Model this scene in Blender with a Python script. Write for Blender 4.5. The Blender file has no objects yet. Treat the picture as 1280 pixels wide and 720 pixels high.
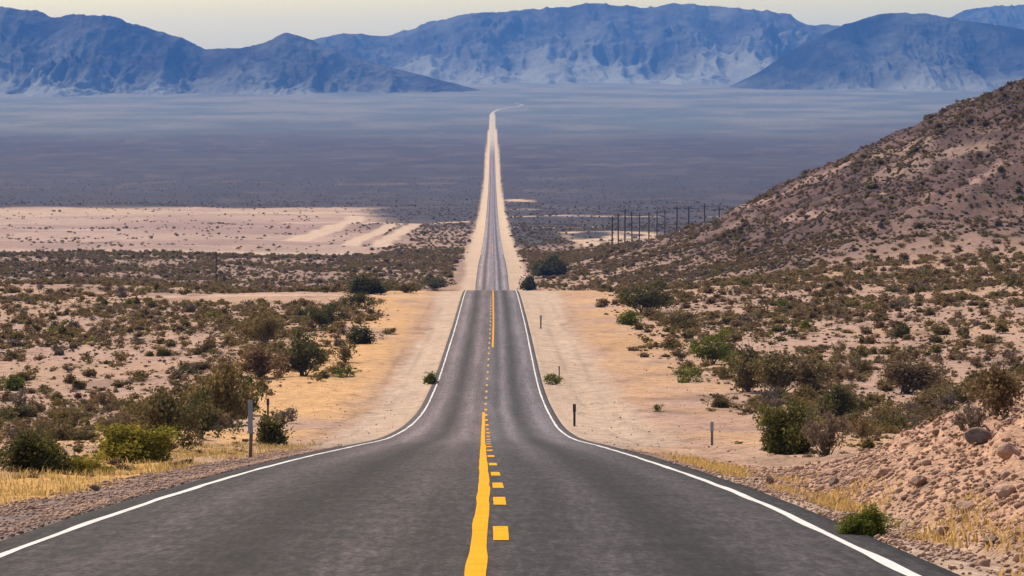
import bpy, math, random
import numpy as np
from mathutils import Matrix, Vector, Euler

SC = bpy.context.scene
COL = SC.collection
R = math.radians
rng = np.random.default_rng(11)
random.seed(5)

# ------------------------------------------------------------------ camera
F = 5000.0                       # focal length in pixels of a 1280 wide frame
HOR, VPX = 90.0, 616.0           # horizon row and the road's vanishing column
cam_d = bpy.data.cameras.new('camera')
cam = bpy.data.objects.new('camera', cam_d)
COL.objects.link(cam)
cam_d.sensor_width = 36.0
cam_d.lens = F / 1280.0 * 36.0
cam_d.clip_start, cam_d.clip_end = 0.5, 120000.0
yaw = -math.atan((640 - VPX) / F)
pitch = -math.atan((360 - HOR) / F)
CAM_R = Matrix.Rotation(yaw, 3, 'Z') @ Matrix.Rotation(math.pi / 2 + pitch, 3, 'X')
cam.rotation_euler = CAM_R.to_euler()
cam.location = (0, 0, 0)
SC.camera = cam
CR = np.array(CAM_R)


def ray(px, py):
    v = CR @ np.array([(px - 640) / F, (360 - py) / F, -1.0])
    return v / v[1]              # direction with unit Y


def project(X, Y, Z):
    P = np.stack([np.asarray(X, float), np.asarray(Y, float), np.asarray(Z, float)], -1) @ CR
    d = np.maximum(-P[..., 2], 1e-3)
    return 640 + P[..., 0] / d * F, 360 - P[..., 1] / d * F, d


# ------------------------------------------------------------------ noise
def _hash(ix, iy, seed):
    h = (ix.astype(np.int64) * 374761393 + iy.astype(np.int64) * 668265263 + seed * 974634521) & 0xFFFFFFFF
    h = ((h ^ (h >> 13)) * 1274126177) & 0xFFFFFFFF
    h = h ^ (h >> 16)
    return (h & 0xFFFF) / 65535.0


def vnoise(x, y, seed=0):
    x = np.asarray(x, float); y = np.asarray(y, float)
    x, y = np.broadcast_arrays(x, y)
    ix, iy = np.floor(x), np.floor(y)
    fx, fy = x - ix, y - iy
    fx = fx * fx * fx * (fx * (fx * 6 - 15) + 10); fy = fy * fy * fy * (fy * (fy * 6 - 15) + 10)
    a, b = _hash(ix, iy, seed), _hash(ix + 1, iy, seed)
    c, d = _hash(ix, iy + 1, seed), _hash(ix + 1, iy + 1, seed)
    return (a + (b - a) * fx) * (1 - fy) + (c + (d - c) * fx) * fy


def fbm(x, y, seed=0, octv=4, gain=.5):
    s, a, t = 0, 1.0, 0
    for k in range(octv):
        s = s + a * vnoise(np.asarray(x) * 2.03 ** k + 17.3 * k, np.asarray(y) * 2.03 ** k - 9.1 * k, seed + k)
        t += a; a *= gain
    return s / t


def ridged(x, y, seed=0, octv=5, gain=.5):
    s, a, t = 0, 1.0, 0
    for k in range(octv):
        n = 1 - np.abs(2 * vnoise(np.asarray(x) * 2.03 ** k + 5.3 * k, np.asarray(y) * 2.03 ** k + 3.7 * k, seed + k) - 1)
        s = s + a * n * n; t += a; a *= gain
    return s / t


def sstep(a, b, x):
    t = np.clip((np.asarray(x, float) - a) / (b - a), 0, 1)
    return t * t * (3 - 2 * t)


def mix(a, b, t):
    return a + (b - a) * t


# ------------------------------------------------------------------ terrain
def pchip(xs, ys):
    xs, ys = np.array(xs, float), np.array(ys, float)
    h = np.diff(xs); dl = np.diff(ys) / h
    m = np.zeros_like(xs)
    for i in range(1, len(xs) - 1):
        if dl[i - 1] * dl[i] > 0:
            w1, w2 = 2 * h[i] + h[i - 1], h[i] + 2 * h[i - 1]
            m[i] = (w1 + w2) / (w1 / dl[i - 1] + w2 / dl[i])
    m[0], m[-1] = dl[0], dl[-1]

    def f(x):
        x = np.asarray(x, float)
        i = np.clip(np.searchsorted(xs, x) - 1, 0, len(xs) - 2)
        t = (x - xs[i]) / h[i]
        t2, t3 = t * t, t * t * t
        return ((2 * t3 - 3 * t2 + 1) * ys[i] + (t3 - 2 * t2 + t) * h[i] * m[i]
                + (-2 * t3 + 3 * t2) * ys[i + 1] + (t3 - t2) * h[i] * m[i + 1])
    return f


ROAD_Z = pchip([-120, 0, 34, 44.1, 58.3, 86.9, 116.6, 166, 207, 252, 297, 341, 401, 468, 562, 610, 660, 760, 850, 930, 1073, 1500, 2030,
                3040, 4680, 6500, 9500, 12000, 16000, 40000],
               [7.0, -1.50, -4.09, -4.86, -6.00, -8.40, -10.95, -15.15, -18.2, -20.9, -22.9, -24.3, -26.1, -28.1, -31.1, -33.3, -37.3, -44.6, -48.8,
                -51.4, -53.8, -67.0, -81.5, -103, -121, -117, -99, -72, -40, 60])
ROAD_C = pchip([-120, 0, 50, 76, 107, 170, 260, 341, 440, 560, 1000, 3000, 9500, 10050, 10500, 10650, 10800, 11300, 12500, 40000],
               [.05, .05, .08, 0, -.09, -.2, -.45, -.36, -.26, -.28, -.2, -.5, -1, 14, 72, 80, 66, 10, -5, -5])
EDGE_L = pchip([-120, 0, 60, 116, 166, 252, 562, 40000], [-4.2, -4.2, -4.15, -4.02, -3.98, -3.62, -3.65, -3.65])
EDGE_R = pchip([-120, 0, 60, 116, 166, 252, 562, 40000], [3.06, 3.06, 3.1, 3.28, 3.32, 3.68, 3.68, 3.68])
MARG = .36
HILL_S = pchip([-10, 10, 26.8, 36.8, 46.8, 56.8, 66.8, 76.8, 86.8, 96.8, 108.8, 116.8, 123.8, 130.8, 150, 200, 300, 420, 600, 900],
               [0, 1.0, 4, 6.3, 8.4, 11.8, 16.2, 20.8, 25.4, 29.5, 35.0, 39.0, 42.5, 45.0, 52, 78, 112, 118, 60, 0])


def height(X, Y):
    """Height of the land at (X, Y); the camera is at the origin."""
    X = np.asarray(X, float); Y = np.asarray(Y, float)
    x = X - ROAD_C(Y)
    z = ROAD_Z(Y)
    out = np.maximum(np.maximum(x - (EDGE_R(Y) + MARG), (EDGE_L(Y) - MARG) - x), 0)   # metres beyond the asphalt
    left = x < 0
    # the desert floor rolls gently away from the road
    far = sstep(4, 45, out)
    z = z + far * (fbm(X / 70, Y / 110, 3, 4) - .5) * 3.2 * sstep(120, 500, Y) * (1 + sstep(600, 2000, Y))
    z = z + sstep(30, 300, out) * (fbm(X / 260, Y / 420, 9, 3) - .5) * 9 * sstep(600, 1600, Y) * (1 - sstep(3500, 7000, Y))
    # left of the crest the land does not dip as much as under the road
    dip = sstep(570, 700, Y) * (1 - sstep(800, 960, Y))
    z = z + dip * np.where(left, sstep(25, 70, out) * 2.6, sstep(20, 60, out) * 3.5)
    z = z - sstep(40, 160, Y) * (1 - sstep(260, 430, Y)) * np.where(left, sstep(8, 30, out) * .8, 0)
    # verge: slight fall from the asphalt, then a low berm
    z = z - .10 * sstep(0, .8, out) - .12 * sstep(.8, 2.5, out) * (1 - sstep(3, 6, out))
    # rough stony ground close by
    z = z + sstep(.6, 3, out) * (fbm(X / 1.7, Y / 2.6, 21, 4) - .5) * .34 * (1 - sstep(500, 1500, Y))
    z = z + sstep(.2, 1.2, out) * (fbm(X / .35, Y / .5, 27, 3) - .5) * .10 * (1 - sstep(120, 220, Y))
    # the cut bank of rubble on the right, close to the camera
    b = np.clip(X - 4.35 - .012 * np.maximum(Y - 35, 0), 0, None)
    bank = 1.45 * (1 - np.exp(-b / 1.9)) * (1 - sstep(50, 84, Y - 5 * (X - 6)))
    bank = bank * (.75 + .5 * fbm(X / 2.2, Y / 5, 33, 3))
    z = z + np.where(left, 0, bank)
    z = z + np.where(left, 0, sstep(.3, 2, bank * 2)) * ((ridged(X / .8, Y / 1.5, 35, 5, .6) - .4) * .6)
    # the right side of the plain climbs to the hill
    z = z + np.where(left, 0, np.clip(X - 18, 0, 80) * .055 * sstep(140, 420, Y) * (1 - sstep(1300, 2000, Y)))
    # the hill: a ridge that runs up out of the frame on the right
    yc = 1000 + 25 * (fbm(X / 40, 0.3, 41, 3) - .5)
    t = np.where(Y < yc, (yc - Y) / (330 + .25 * np.clip(X, 0, 300)), (Y - yc) / 420)
    t = np.clip(t + (fbm(X / 38, Y / 60, 44, 4) - .5) * .22 * sstep(0, .2, t), 0, 1)
    S = np.where(X > -10, HILL_S(np.clip(X, -10, 899)), 0)
    g = .5 * (1 + np.cos(np.pi * t))
    hill = S * g
    onhill = sstep(1, 12, hill)
    hill = hill + onhill * ((ridged((X + .35 * Y) / 26, (Y - .1 * X) / 70, 47, 5) - .45) * 6.0 * (1 - .55 * g) + (fbm(X / 4.5, Y / 6, 49, 4) - .5) * 3.0)
    z = z + hill
    # long swells far out
    z = z + sstep(1500, 4000, Y) * sstep(60, 400, out) * (fbm(X / 900, Y / 1600, 61, 3) - .5) * 10
    return z


def ground_hit(px, py, y0=25.0, y1=9000.0):
    d = ray(px, py)
    ys = np.geomspace(y0, y1, 4000)
    zz = height(d[0] * ys, ys)
    below = d[2] * ys < zz
    i = int(np.argmax(below))
    Y = ys[i]
    return d[0] * Y, Y, float(height(d[0] * Y, Y))


# ------------------------------------------------------------------ mesh helpers
def link(name, me, parent=None, mats=(), smooth=False):
    o = bpy.data.objects.new(name, me)
    COL.objects.link(o)
    for m in mats:
        me.materials.append(m)
    if parent is not None:
        o.parent = parent
    if smooth:
        me.polygons.foreach_set('use_smooth', np.ones(len(me.polygons), bool))
    return o


def raw_mesh(name, V, Fc, mat_idx=None):
    """V (n,3); Fc (m,k) faces that all have k corners, or a list of such arrays."""
    me = bpy.data.meshes.new(name)
    V = np.asarray(V, np.float32)
    Fs = Fc if isinstance(Fc, list) else [Fc]
    Fs = [np.asarray(f, np.int32) for f in Fs if len(f)]
    me.vertices.add(len(V)); me.vertices.foreach_set('co', V.ravel())
    loops = np.concatenate([f.ravel() for f in Fs])
    tot = np.concatenate([np.full(len(f), f.shape[1], np.int32) for f in Fs])
    st = np.concatenate([[0], np.cumsum(tot)[:-1]]).astype(np.int32)
    me.loops.add(len(loops)); me.loops.foreach_set('vertex_index', loops)
    me.polygons.add(len(tot)); me.polygons.foreach_set('loop_start', st); me.polygons.foreach_set('loop_total', tot)
    if mat_idx is not None:
        me.polygons.foreach_set('material_index', np.asarray(mat_idx, np.int32))
    me.update(calc_edges=True)
    me.validate()
    return me


def grid_faces(nr, nc):
    i = np.arange(nr - 1)[:, None] * nc + np.arange(nc - 1)[None]
    return np.stack([i, i + 1, i + nc + 1, i + nc], -1).reshape(-1, 4)


def tag(o, label=None, cat=None, group=None, kind=None):
    if label: o['label'] = label
    if cat: o['category'] = cat
    if group: o['group'] = group
    if kind: o['kind'] = kind
    return o


def vcol(me, name, rgb):
    a = me.color_attributes.new(name, 'FLOAT_COLOR', 'POINT')
    c = np.ones((len(me.vertices), 4), np.float32); c[:, :3] = rgb
    a.data.foreach_set('color', c.ravel())


class MB:
    """Collects boxes and tubes into one mesh."""
    def __init__(s):
        s.V, s.F = [], []

    def ring(s, p0, p1, r0, r1, n=8, cap=True):
        p0, p1 = Vector(p0), Vector(p1)
        q = (p1 - p0).to_track_quat('Z', 'Y')
        b = len(s.V)
        for p, r in ((p0, r0), (p1, r1)):
            for k in range(n):
                a = 2 * math.pi * k / n
                s.V.append(tuple(p + q @ Vector((r * math.cos(a), r * math.sin(a), 0))))
        for k in range(n):
            s.F.append((b + k, b + (k + 1) % n, b + n + (k + 1) % n, b + n + k))
        if cap:
            s.F.append(tuple(b + k for k in range(n))[::-1]); s.F.append(tuple(b + n + k for k in range(n)))

    def box(s, c, sz, bev=.0):
        b = len(s.V)
        hx, hy, hz = sz[0] / 2, sz[1] / 2, sz[2] / 2
        e = min(bev, hx * .8, hy * .8)
        prof = [(-hx + e, -hy), (hx - e, -hy), (hx, -hy + e), (hx, hy - e), (hx - e, hy), (-hx + e, hy), (-hx, hy - e), (-hx, -hy + e)] if e > 0 else \
               [(-hx, -hy), (hx, -hy), (hx, hy), (-hx, hy)]
        n = len(prof)
        for z in (-hz, hz):
            for x, y in prof:
                s.V.append((c[0] + x, c[1] + y, c[2] + z))
        for k in range(n):
            s.F.append((b + k, b + (k + 1) % n, b + n + (k + 1) % n, b + n + k))
        s.F.append(tuple(b + k for k in range(n))[::-1]); s.F.append(tuple(b + n + k for k in range(n)))

    def build(s, name, mat, parent=None):
        me = bpy.data.meshes.new(name)
        me.from_pydata(s.V, [], s.F); me.update()
        return link(name, me, parent, (mat,))


# ------------------------------------------------------------------ materials
def nt(name):
    m = bpy.data.materials.new(name); m.use_nodes = True
    t = m.node_tree; t.nodes.clear()
    out = t.nodes.new('ShaderNodeOutputMaterial')
    return m, t, out


def N(t, typ, **kw):
    n = t.nodes.new(typ)
    for k, v in kw.items():
        if k in n.inputs: n.inputs[k].default_value = v
        else: setattr(n, k, v)
    return n


def noise(t, vec, scale, detail=4, rough=.55):
    n = N(t, 'ShaderNodeTexNoise', Scale=scale, Detail=detail, Roughness=rough)
    if vec is not None: t.links.new(vec, n.inputs['Vector'])
    return n.outputs['Fac']


def ramp(t, fac, *stops):
    r = N(t, 'ShaderNodeValToRGB')
    el = r.color_ramp.elements
    while len(el) < len(stops): el.new(.5)
    for e, (p, c) in zip(el, stops):
        e.position = p; e.color = (*c, 1) if len(c) == 3 else c
    t.links.new(fac, r.inputs['Fac'])
    return r.outputs['Color']


def gray(*s):
    return [(p, (v, v, v)) for p, v in s]


def mul(t, a, b, fac=1.0, mode='MULTIPLY'):
    m = N(t, 'ShaderNodeMix', data_type='RGBA', blend_type=mode)
    m.inputs[0].default_value = fac
    for s, i in ((a, 6), (b, 7)):
        if hasattr(s, 'is_output'): t.links.new(s, m.inputs[i])
        else: m.inputs[i].default_value = (*s, 1)
    return m.outputs[2]


def pbsdf(t, out, col, rough=.9, spec=.2):
    p = N(t, 'ShaderNodeBsdfPrincipled')
    if hasattr(col, 'is_output'): t.links.new(col, p.inputs['Base Color'])
    else: p.inputs['Base Color'].default_value = (*col, 1)
    p.inputs['Roughness'].default_value = rough
    p.inputs['Specular IOR Level'].default_value = spec
    t.links.new(p.outputs[0], out.inputs['Surface'])
    return p


def bump(t, p, hgt, strength, dist):
    b = N(t, 'ShaderNodeBump', Strength=strength, Distance=dist)
    t.links.new(hgt, b.inputs['Height']); t.links.new(b.outputs[0], p.inputs['Normal'])


def mat_ground():
    m, t, out = nt('desert_ground')
    pos = N(t, 'ShaderNodeNewGeometry').outputs['Position']
    a = N(t, 'ShaderNodeAttribute', attribute_name='soil').outputs['Color']
    n1 = noise(t, pos, 9.0, 5, .65)
    n2 = noise(t, pos, 1.1, 4, .6)
    n3 = noise(t, pos, .12, 4, .6)
    c = mul(t, a, ramp(t, n1, *gray((.3, .42), (.5, 1.0), (.7, 1.4))))
    c = mul(t, c, ramp(t, n2, *gray((.32, .66), (.5, 1.02), (.7, 1.22))))
    c = mul(t, c, ramp(t, n3, (.3, (.9, .86, .84)), (.7, (1.08, 1.06, 1.02))))
    v = N(t, 'ShaderNodeTexVoronoi', Scale=5.0)
    t.links.new(pos, v.inputs['Vector'])
    c = mul(t, c, ramp(t, v.outputs['Distance'], *gray((.05, .72), (.18, 1.0))), .6)
    p = pbsdf(t, out, c, .95, .1)
    bump(t, p, n1, .8, .07)
    return m


def mat_asphalt():
    m, t, out = nt('worn_asphalt')
    pos = N(t, 'ShaderNodeNewGeometry').outputs['Position']
    a = N(t, 'ShaderNodeAttribute', attribute_name='wear_tone').outputs['Color']  # wear plus painted grazing glare
    n1 = noise(t, pos, 15.0, 4, .75)
    n2 = noise(t, pos, 1.3, 4, .6)
    mp = N(t, 'ShaderNodeMapping'); mp.inputs['Scale'].default_value = (2.6, .045, .045)
    t.links.new(pos, mp.inputs['Vector'])
    n3 = noise(t, mp.outputs[0], 1.0, 4, .6)
    c = mul(t, a, ramp(t, n1, *gray((.34, .25), (.5, .9), (.66, 2.0))))
    c = mul(t, c, ramp(t, n2, *gray((.3, .74), (.7, 1.24))))
    c = mul(t, c, ramp(t, n3, *gray((.3, .84), (.7, 1.16))))
    m4 = N(t, 'ShaderNodeMapping'); m4.inputs['Scale'].default_value = (11, .9, .9)
    t.links.new(pos, m4.inputs['Vector'])
    c = mul(t, c, ramp(t, noise(t, m4.outputs[0], 1.0, 4, .7), *gray((.32, .55), (.5, .95), (.68, 1.55))))
    p = pbsdf(t, out, c, .8, .06)
    bump(t, p, n1, .35, .01)
    return m


def mat_paint(name, col, wear_tone):
    m, t, out = nt(name)
    pos = N(t, 'ShaderNodeNewGeometry').outputs['Position']
    n1 = noise(t, pos, 18.0, 4, .7)
    n2 = noise(t, pos, 1.6, 3, .6)
    c = mul(t, col, ramp(t, n1, *gray((.25, wear_tone), (.45, 1.0), (.8, 1.08))))
    c = mul(t, c, ramp(t, n2, *gray((.3, .88), (.6, 1.05))))
    pbsdf(t, out, c, .8, .03)
    return m


def mat_leaf(name, col, col2, trans=.35):
    m, t, out = nt(name)
    g = N(t, 'ShaderNodeNewGeometry')
    oi = N(t, 'ShaderNodeObjectInfo')
    c = mul(t, ramp(t, g.outputs['Random Per Island'], (0, [v * .6 for v in col]), (.45, col), (1, col2)),
            ramp(t, oi.outputs['Random'], (0, (.82, .84, .86)), (.5, (1, 1, 1)), (1, (1.2, 1.1, .96))))
    d = N(t, 'ShaderNodeBsdfDiffuse'); tr = N(t, 'ShaderNodeBsdfTranslucent')
    t.links.new(c, d.inputs['Color']); t.links.new(c, tr.inputs['Color'])
    ms = N(t, 'ShaderNodeMixShader'); ms.inputs[0].default_value = trans
    t.links.new(d.outputs[0], ms.inputs[1]); t.links.new(tr.outputs[0], ms.inputs[2])
    t.links.new(ms.outputs[0], out.inputs['Surface'])
    return m


def mat_plain(name, col, rough=.85, scale=8.0, lo=.75, hi=1.2, metal=0.0, isl=False):
    m, t, out = nt(name)
    tc = N(t, 'ShaderNodeTexCoord').outputs['Object']
    n1 = noise(t, tc, scale, 5, .6)
    c = mul(t, col, ramp(t, n1, *gray((.3, lo), (.7, hi))))
    if isl:
        g = N(t, 'ShaderNodeNewGeometry')
        c = mul(t, c, ramp(t, g.outputs['Random Per Island'], (0, (.62, .58, .56)), (.2, (.92, .88, .85)), (1, (1.15, 1.1, 1.05))))
    p = pbsdf(t, out, c, rough, .2)
    p.inputs['Metallic'].default_value = metal
    bump(t, p, n1, .3, .02)
    return m


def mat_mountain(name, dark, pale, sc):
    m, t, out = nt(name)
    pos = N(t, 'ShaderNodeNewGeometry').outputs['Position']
    a = N(t, 'ShaderNodeAttribute', attribute_name='fan').outputs['Fac']  # apron soil plus painted fade into haze
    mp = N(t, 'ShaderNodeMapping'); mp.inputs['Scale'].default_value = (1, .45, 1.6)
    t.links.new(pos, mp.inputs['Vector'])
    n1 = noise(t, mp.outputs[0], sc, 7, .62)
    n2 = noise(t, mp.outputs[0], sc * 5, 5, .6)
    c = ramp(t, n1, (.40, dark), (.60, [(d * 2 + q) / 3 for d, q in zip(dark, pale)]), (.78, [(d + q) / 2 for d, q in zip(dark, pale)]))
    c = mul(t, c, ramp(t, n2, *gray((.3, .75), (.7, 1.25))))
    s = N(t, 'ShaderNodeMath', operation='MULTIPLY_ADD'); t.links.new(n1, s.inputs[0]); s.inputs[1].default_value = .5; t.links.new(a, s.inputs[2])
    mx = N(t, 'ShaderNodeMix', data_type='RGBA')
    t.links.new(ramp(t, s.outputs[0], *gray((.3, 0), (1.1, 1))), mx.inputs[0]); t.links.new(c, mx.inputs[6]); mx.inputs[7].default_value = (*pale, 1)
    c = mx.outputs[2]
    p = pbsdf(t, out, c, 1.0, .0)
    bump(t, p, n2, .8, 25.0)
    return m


M_GROUND = mat_ground()
M_ASPH = mat_asphalt()
M_WHITE = mat_paint('worn_white_paint', (.60, .57, .54), .55)
M_YELLOW = mat_paint('yellow_paint', (.70, .30, .004), .8)
M_YELLOW_OLD = mat_paint('faded_yellow_paint', (.50, .30, .07), .5)
LEAF = {
    'olive': mat_leaf('olive_leaves', (.17, .13, .055), (.28, .21, .09)),
    'brown': mat_leaf('brown_leaves', (.18, .122, .068), (.30, .21, .115)),
    'green': mat_leaf('green_leaves', (.13, .145, .03), (.26, .27, .05)),
    'yellow': mat_leaf('yellow_green_leaves', (.30, .25, .045), (.48, .37, .06)),
    'dark': mat_leaf('dark_green_leaves', (.095, .09, .038), (.19, .165, .06)),
    'lime': mat_leaf('lime_leaves', (.20, .18, .035), (.40, .34, .05)),
    'sage': mat_leaf('sage_leaves', (.10, .10, .036), (.20, .185, .06)),
    'grey': mat_leaf('grey_dry_twigs', (.20, .155, .12), (.33, .26, .2), .15),
    'straw': mat_leaf('straw_blades', (.46, .31, .11), (.66, .47, .19), .4),
}
M_STEM = mat_plain('shrub_wood', (.16, .115, .08), .9, 30)
M_ROCK = mat_plain('pinkish_rock', (.42, .275, .20), .95, 5, .6, 1.25, 0, True)
M_ROCK_D = mat_plain('dark_rock', (.17, .12, .095), .95, 5, .6, 1.3)
M_WOOD = mat_plain('weathered_wood', (.21, .135, .09), .9, 14)
M_POLEWOOD = mat_plain('creosoted_wood', (.055, .045, .04), .9, 10)
M_STEEL = mat_plain('dull_steel', (.22, .21, .21), .6, 12, .8, 1.15, .4)
M_PLATE = mat_plain('grey_reflector_sheet', (.30, .31, .34), .45, 20, .85, 1.1)
M_RUST = mat_plain('dark_steel', (.07, .06, .055), .7, 14)
M_INSUL = mat_plain('glazed_insulator', (.12, .08, .06), .3, 10)

# ------------------------------------------------------------------ ground sheet
rows = np.concatenate([np.linspace(-110, 6, 30)[:-1], np.geomspace(6, 120, 400)[:-1], np.geomspace(120, 700, 260)[:-1],
                       np.arange(700, 1350, 2.6), np.geomspace(1352, 30000, 300)])
s_in = np.linspace(0, 1, 230)[1:] ** 1.12
s_out = np.concatenate([s_in, [1.1, 1.25, 1.5, 1.9, 2.4, 3.0]])
near = np.array([0, .12, .3])


def outer(Yr):
    span = 11 + .165 * np.maximum(Yr, 0)
    return np.concatenate([np.broadcast_to(near, (len(Yr), 3)), .3 + s_out[None] * span[:, None]], 1)


ofs = outer(rows)
C0, EL, ER = ROAD_C(rows), EDGE_L(rows) - MARG, EDGE_R(rows) + MARG
tt = np.linspace(0, 1, 19)
Xmid = C0[:, None] + EL[:, None] * (1 - tt) + ER[:, None] * tt
Xl = (C0 + EL)[:, None] - ofs[:, ::-1][:, :-1]
Xr = (C0 + ER)[:, None] + ofs[:, 1:]
GX = np.concatenate([Xl, Xmid, Xr], 1)
GY = np.broadcast_to(rows[:, None], GX.shape)
GZ = height(GX, GY)
i0 = Xl.shape[1]; i1 = i0 + len(tt)


SCARS = [[ground_hit(px, py, 600, 1400)[:2] for px, py in ln] for ln in
         ([(1062, 203), (1010, 226), (950, 252), (880, 279), (800, 304)], [(1262, 203), (1222, 222), (1158, 246)], [(1100, 244), (1040, 262), (985, 276)])]


def soil(X, Y, Z):
    """Colour of the ground (sand, gravel, caliche, dust) by place, with distant haze painted in."""
    x = X - ROAD_C(Y)
    out = np.maximum(np.maximum(x - (EDGE_R(Y) + MARG), (EDGE_L(Y) - MARG) - x), 0)
    left = (x < 0)
    c3 = lambda *v: np.array(v, float)
    E = lambda a: a[..., None]
    base = c3(.44, .315, .225)
    pink = c3(.42, .30, .24)
    orange = c3(.575, .38, .185)
    shoulder = c3(.50, .41, .32)
    gravel = c3(.215, .175, .168)
    nz = fbm(X / 14, Y / 22, 71, 4)
    col = mix(base, pink, E(sstep(.35, .65, nz)))
    # darker stony skin among the scrub
    col = col * E(1 - .30 * sstep(.5, .72, fbm(X / 6, Y / 14, 73, 4)))
    # orange sand strips each side of the road
    o_w = np.where(left, sstep(2.0, 6, out) * (1 - sstep(9, 22, out)), sstep(4, 7, out) * (1 - sstep(10, 19, out)))
    o_w = o_w * sstep(.22, .62, fbm(X / 7, Y / 26, 75, 5)) * sstep(70, 150, Y) * (1 - sstep(700, 1400, Y) * .7)
    o_w = np.where(left, o_w, o_w * .62)
    col = mix(col, orange, E(np.clip(o_w, 0, 1)))
    for ro in (2.1, 3.7):                                # ruts of wheels that left the asphalt
        rt = np.exp(-((out - ro - .5 * (fbm(Y / 40, X * 0, 68, 2) - .5)) / .22) ** 2) * sstep(110, 190, Y) * (1 - sstep(480, 560, Y)) * sstep(.3, .5, fbm(Y / 25, X * 0 + ro, 69, 2))
        ruts = rt if ro == 2.1 else ruts + rt
    # golden litter under the grass close on the left, and beside the bank
    gl = np.where(left, sstep(.9, 1.7, out) * (1 - sstep(3.5, 9, out)), sstep(.2, .6, out) * (1 - sstep(.9, 1.8, out)) * .7) * (1 - sstep(95, 150, Y)) * sstep(.25, .5, fbm(X / 1.8, Y / 7, 77, 3))
    col = mix(col, c3(.56, .36, .12), E(np.clip(gl, 0, 1)))
    # pale packed shoulder, grey gravel close to the camera
    w = np.where(left, 3.2, 5.2) + 1.6 * (fbm(Y / 60, X * 0, 79, 3) - .5) * 2
    w = np.where(Y < 130, np.where(left, 1.8, 1.0), w)
    w = mix(np.where(left, 1.8, 1.0), w, sstep(85, 190, Y))
    w = mix(mix(w, 6.0, sstep(900, 1500, Y)), 3.0, sstep(6000, 8500, Y))
    sh = 1 - sstep(w * .75, w * 1.15, out + (fbm(X / 1.3, Y / 4, 81, 3) - .5) * w * .4)
    sh = sh * (1 - sstep(9300, 9800, Y))
    shc = mix(gravel, shoulder, E(sstep(80, 190, Y)))
    shc = mix(shc, c3(.60, .50, .36), E(sstep(900, 2500, Y)))
    shc = np.where(E(left), shc, mix(shc, c3(.47, .38, .30), E(1 - sstep(60, 160, Y))))
    col = mix(col, shc, E(sh))
    col = col * E(1 - .2 * np.clip(ruts, 0, 1))
    # rubble of the cut bank
    bankm = np.where(left, 0, sstep(.5, 1.6, out) * (1 - sstep(60, 95, Y)))
    col = mix(col, c3(.46, .305, .215), E(bankm * .85))
    # dirt track that leaves the road on the crest, left
    tr = np.where(left, 1, 0) * (1 - sstep(3, 7, np.abs(Y - 548 - .12 * out))) * (1 - sstep(38, 60, out))
    col = mix(col, c3(.52, .42, .34), E(tr))
    # middle plain: darker, stonier
    md = sstep(880, 960, Y) * (1 - sh)
    col = mix(col, c3(.27, .20, .165), E(md * (.55 + .3 * sstep(.4, .6, fbm(X / 30, Y / 90, 83, 3)))))
    # tan bare flat far left and its tracks
    ex = -.0215 * Y - 8 + 46 * (fbm(Y / 150, X * 0, 85, 3) - .5)
    tan = sstep(1440, 1475, Y) * (1 - sstep(2990, 3060, Y + .12 * (-X))) * (1 - sstep(-14, 14, X - (ex - .000001 * Y * Y)))
    tanc = mix(c3(.41, .32, .27), c3(.33, .24, .22), E(sstep(.45, .6, fbm(X / 90, Y / 260, 87, 4)) * (1 - sstep(2300, 2800, Y))))
    tanc = tanc * E(.78 + .44 * fbm(X / 16, Y / 60, 88, 4))
    tanc = mix(tanc, c3(.29, .21, .195), E(sstep(.5, .66, fbm(X / 130, Y / 90, 90, 4)) * .75))
    tanc = mix(tanc, c3(.50, .40, .29), E(sstep(2500, 2900, Y) * sstep(.4, .6, fbm(X / 120, Y / 100, 89, 3))))
    col = mix(col, tanc, E(tan))
    edge = np.where(left, 1, 0) * (1 - sstep(10, 26, np.abs(Y - 1462))) * (1 - sstep(-6, 6, X + .03 * Y))
    col = mix(col, c3(.56, .48, .38), E(edge * .9))
    # dark wash across the tan flat
    dk = (1 - sstep(5, 20, np.abs(Y - (1720 + .95 * (X + 205)) - 30 * (fbm(X / 12, Y * 0, 91, 3) - .5)))) * sstep(-210, -195, X) * (1 - sstep(-172, -160, X))
    col = mix(col, c3(.12, .09, .085), E(dk * .75))
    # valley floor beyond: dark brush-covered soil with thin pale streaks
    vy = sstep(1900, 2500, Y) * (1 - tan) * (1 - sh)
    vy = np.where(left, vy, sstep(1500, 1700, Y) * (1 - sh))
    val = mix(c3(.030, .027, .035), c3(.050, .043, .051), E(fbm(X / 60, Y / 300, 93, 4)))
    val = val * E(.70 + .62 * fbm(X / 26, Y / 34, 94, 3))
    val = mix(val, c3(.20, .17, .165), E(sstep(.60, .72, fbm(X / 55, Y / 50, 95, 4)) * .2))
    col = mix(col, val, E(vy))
    for (ya, yb, xa, xb, k) in ((1560, 2040, 34, 84, .95), (2640, 2680, 11, 220, .8), (3330, 3420, 11, 34, .95), (2960, 2980, 11, 160, .5), (4300, 4330, -400, -40, .12),
                                (2230, 2260, 11, 80, .6), (2420, 2480, -130, -9, .85), (3900, 3960, 30, 90, .15), (5200, 5300, 120, 330, .12)):
        mk = sstep(ya - 12, ya + 8, Y) * (1 - sstep(yb - 8, yb + 12, Y)) * sstep(xa - 4, xa + 4, X) * (1 - sstep(xb - 6, xb + 6, X))
        mk = mk * sstep(.3, .5, fbm(X / 22, Y / 60, 97, 3))
        col = mix(col, c3(.56, .45, .33), E(mk * k))
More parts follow.
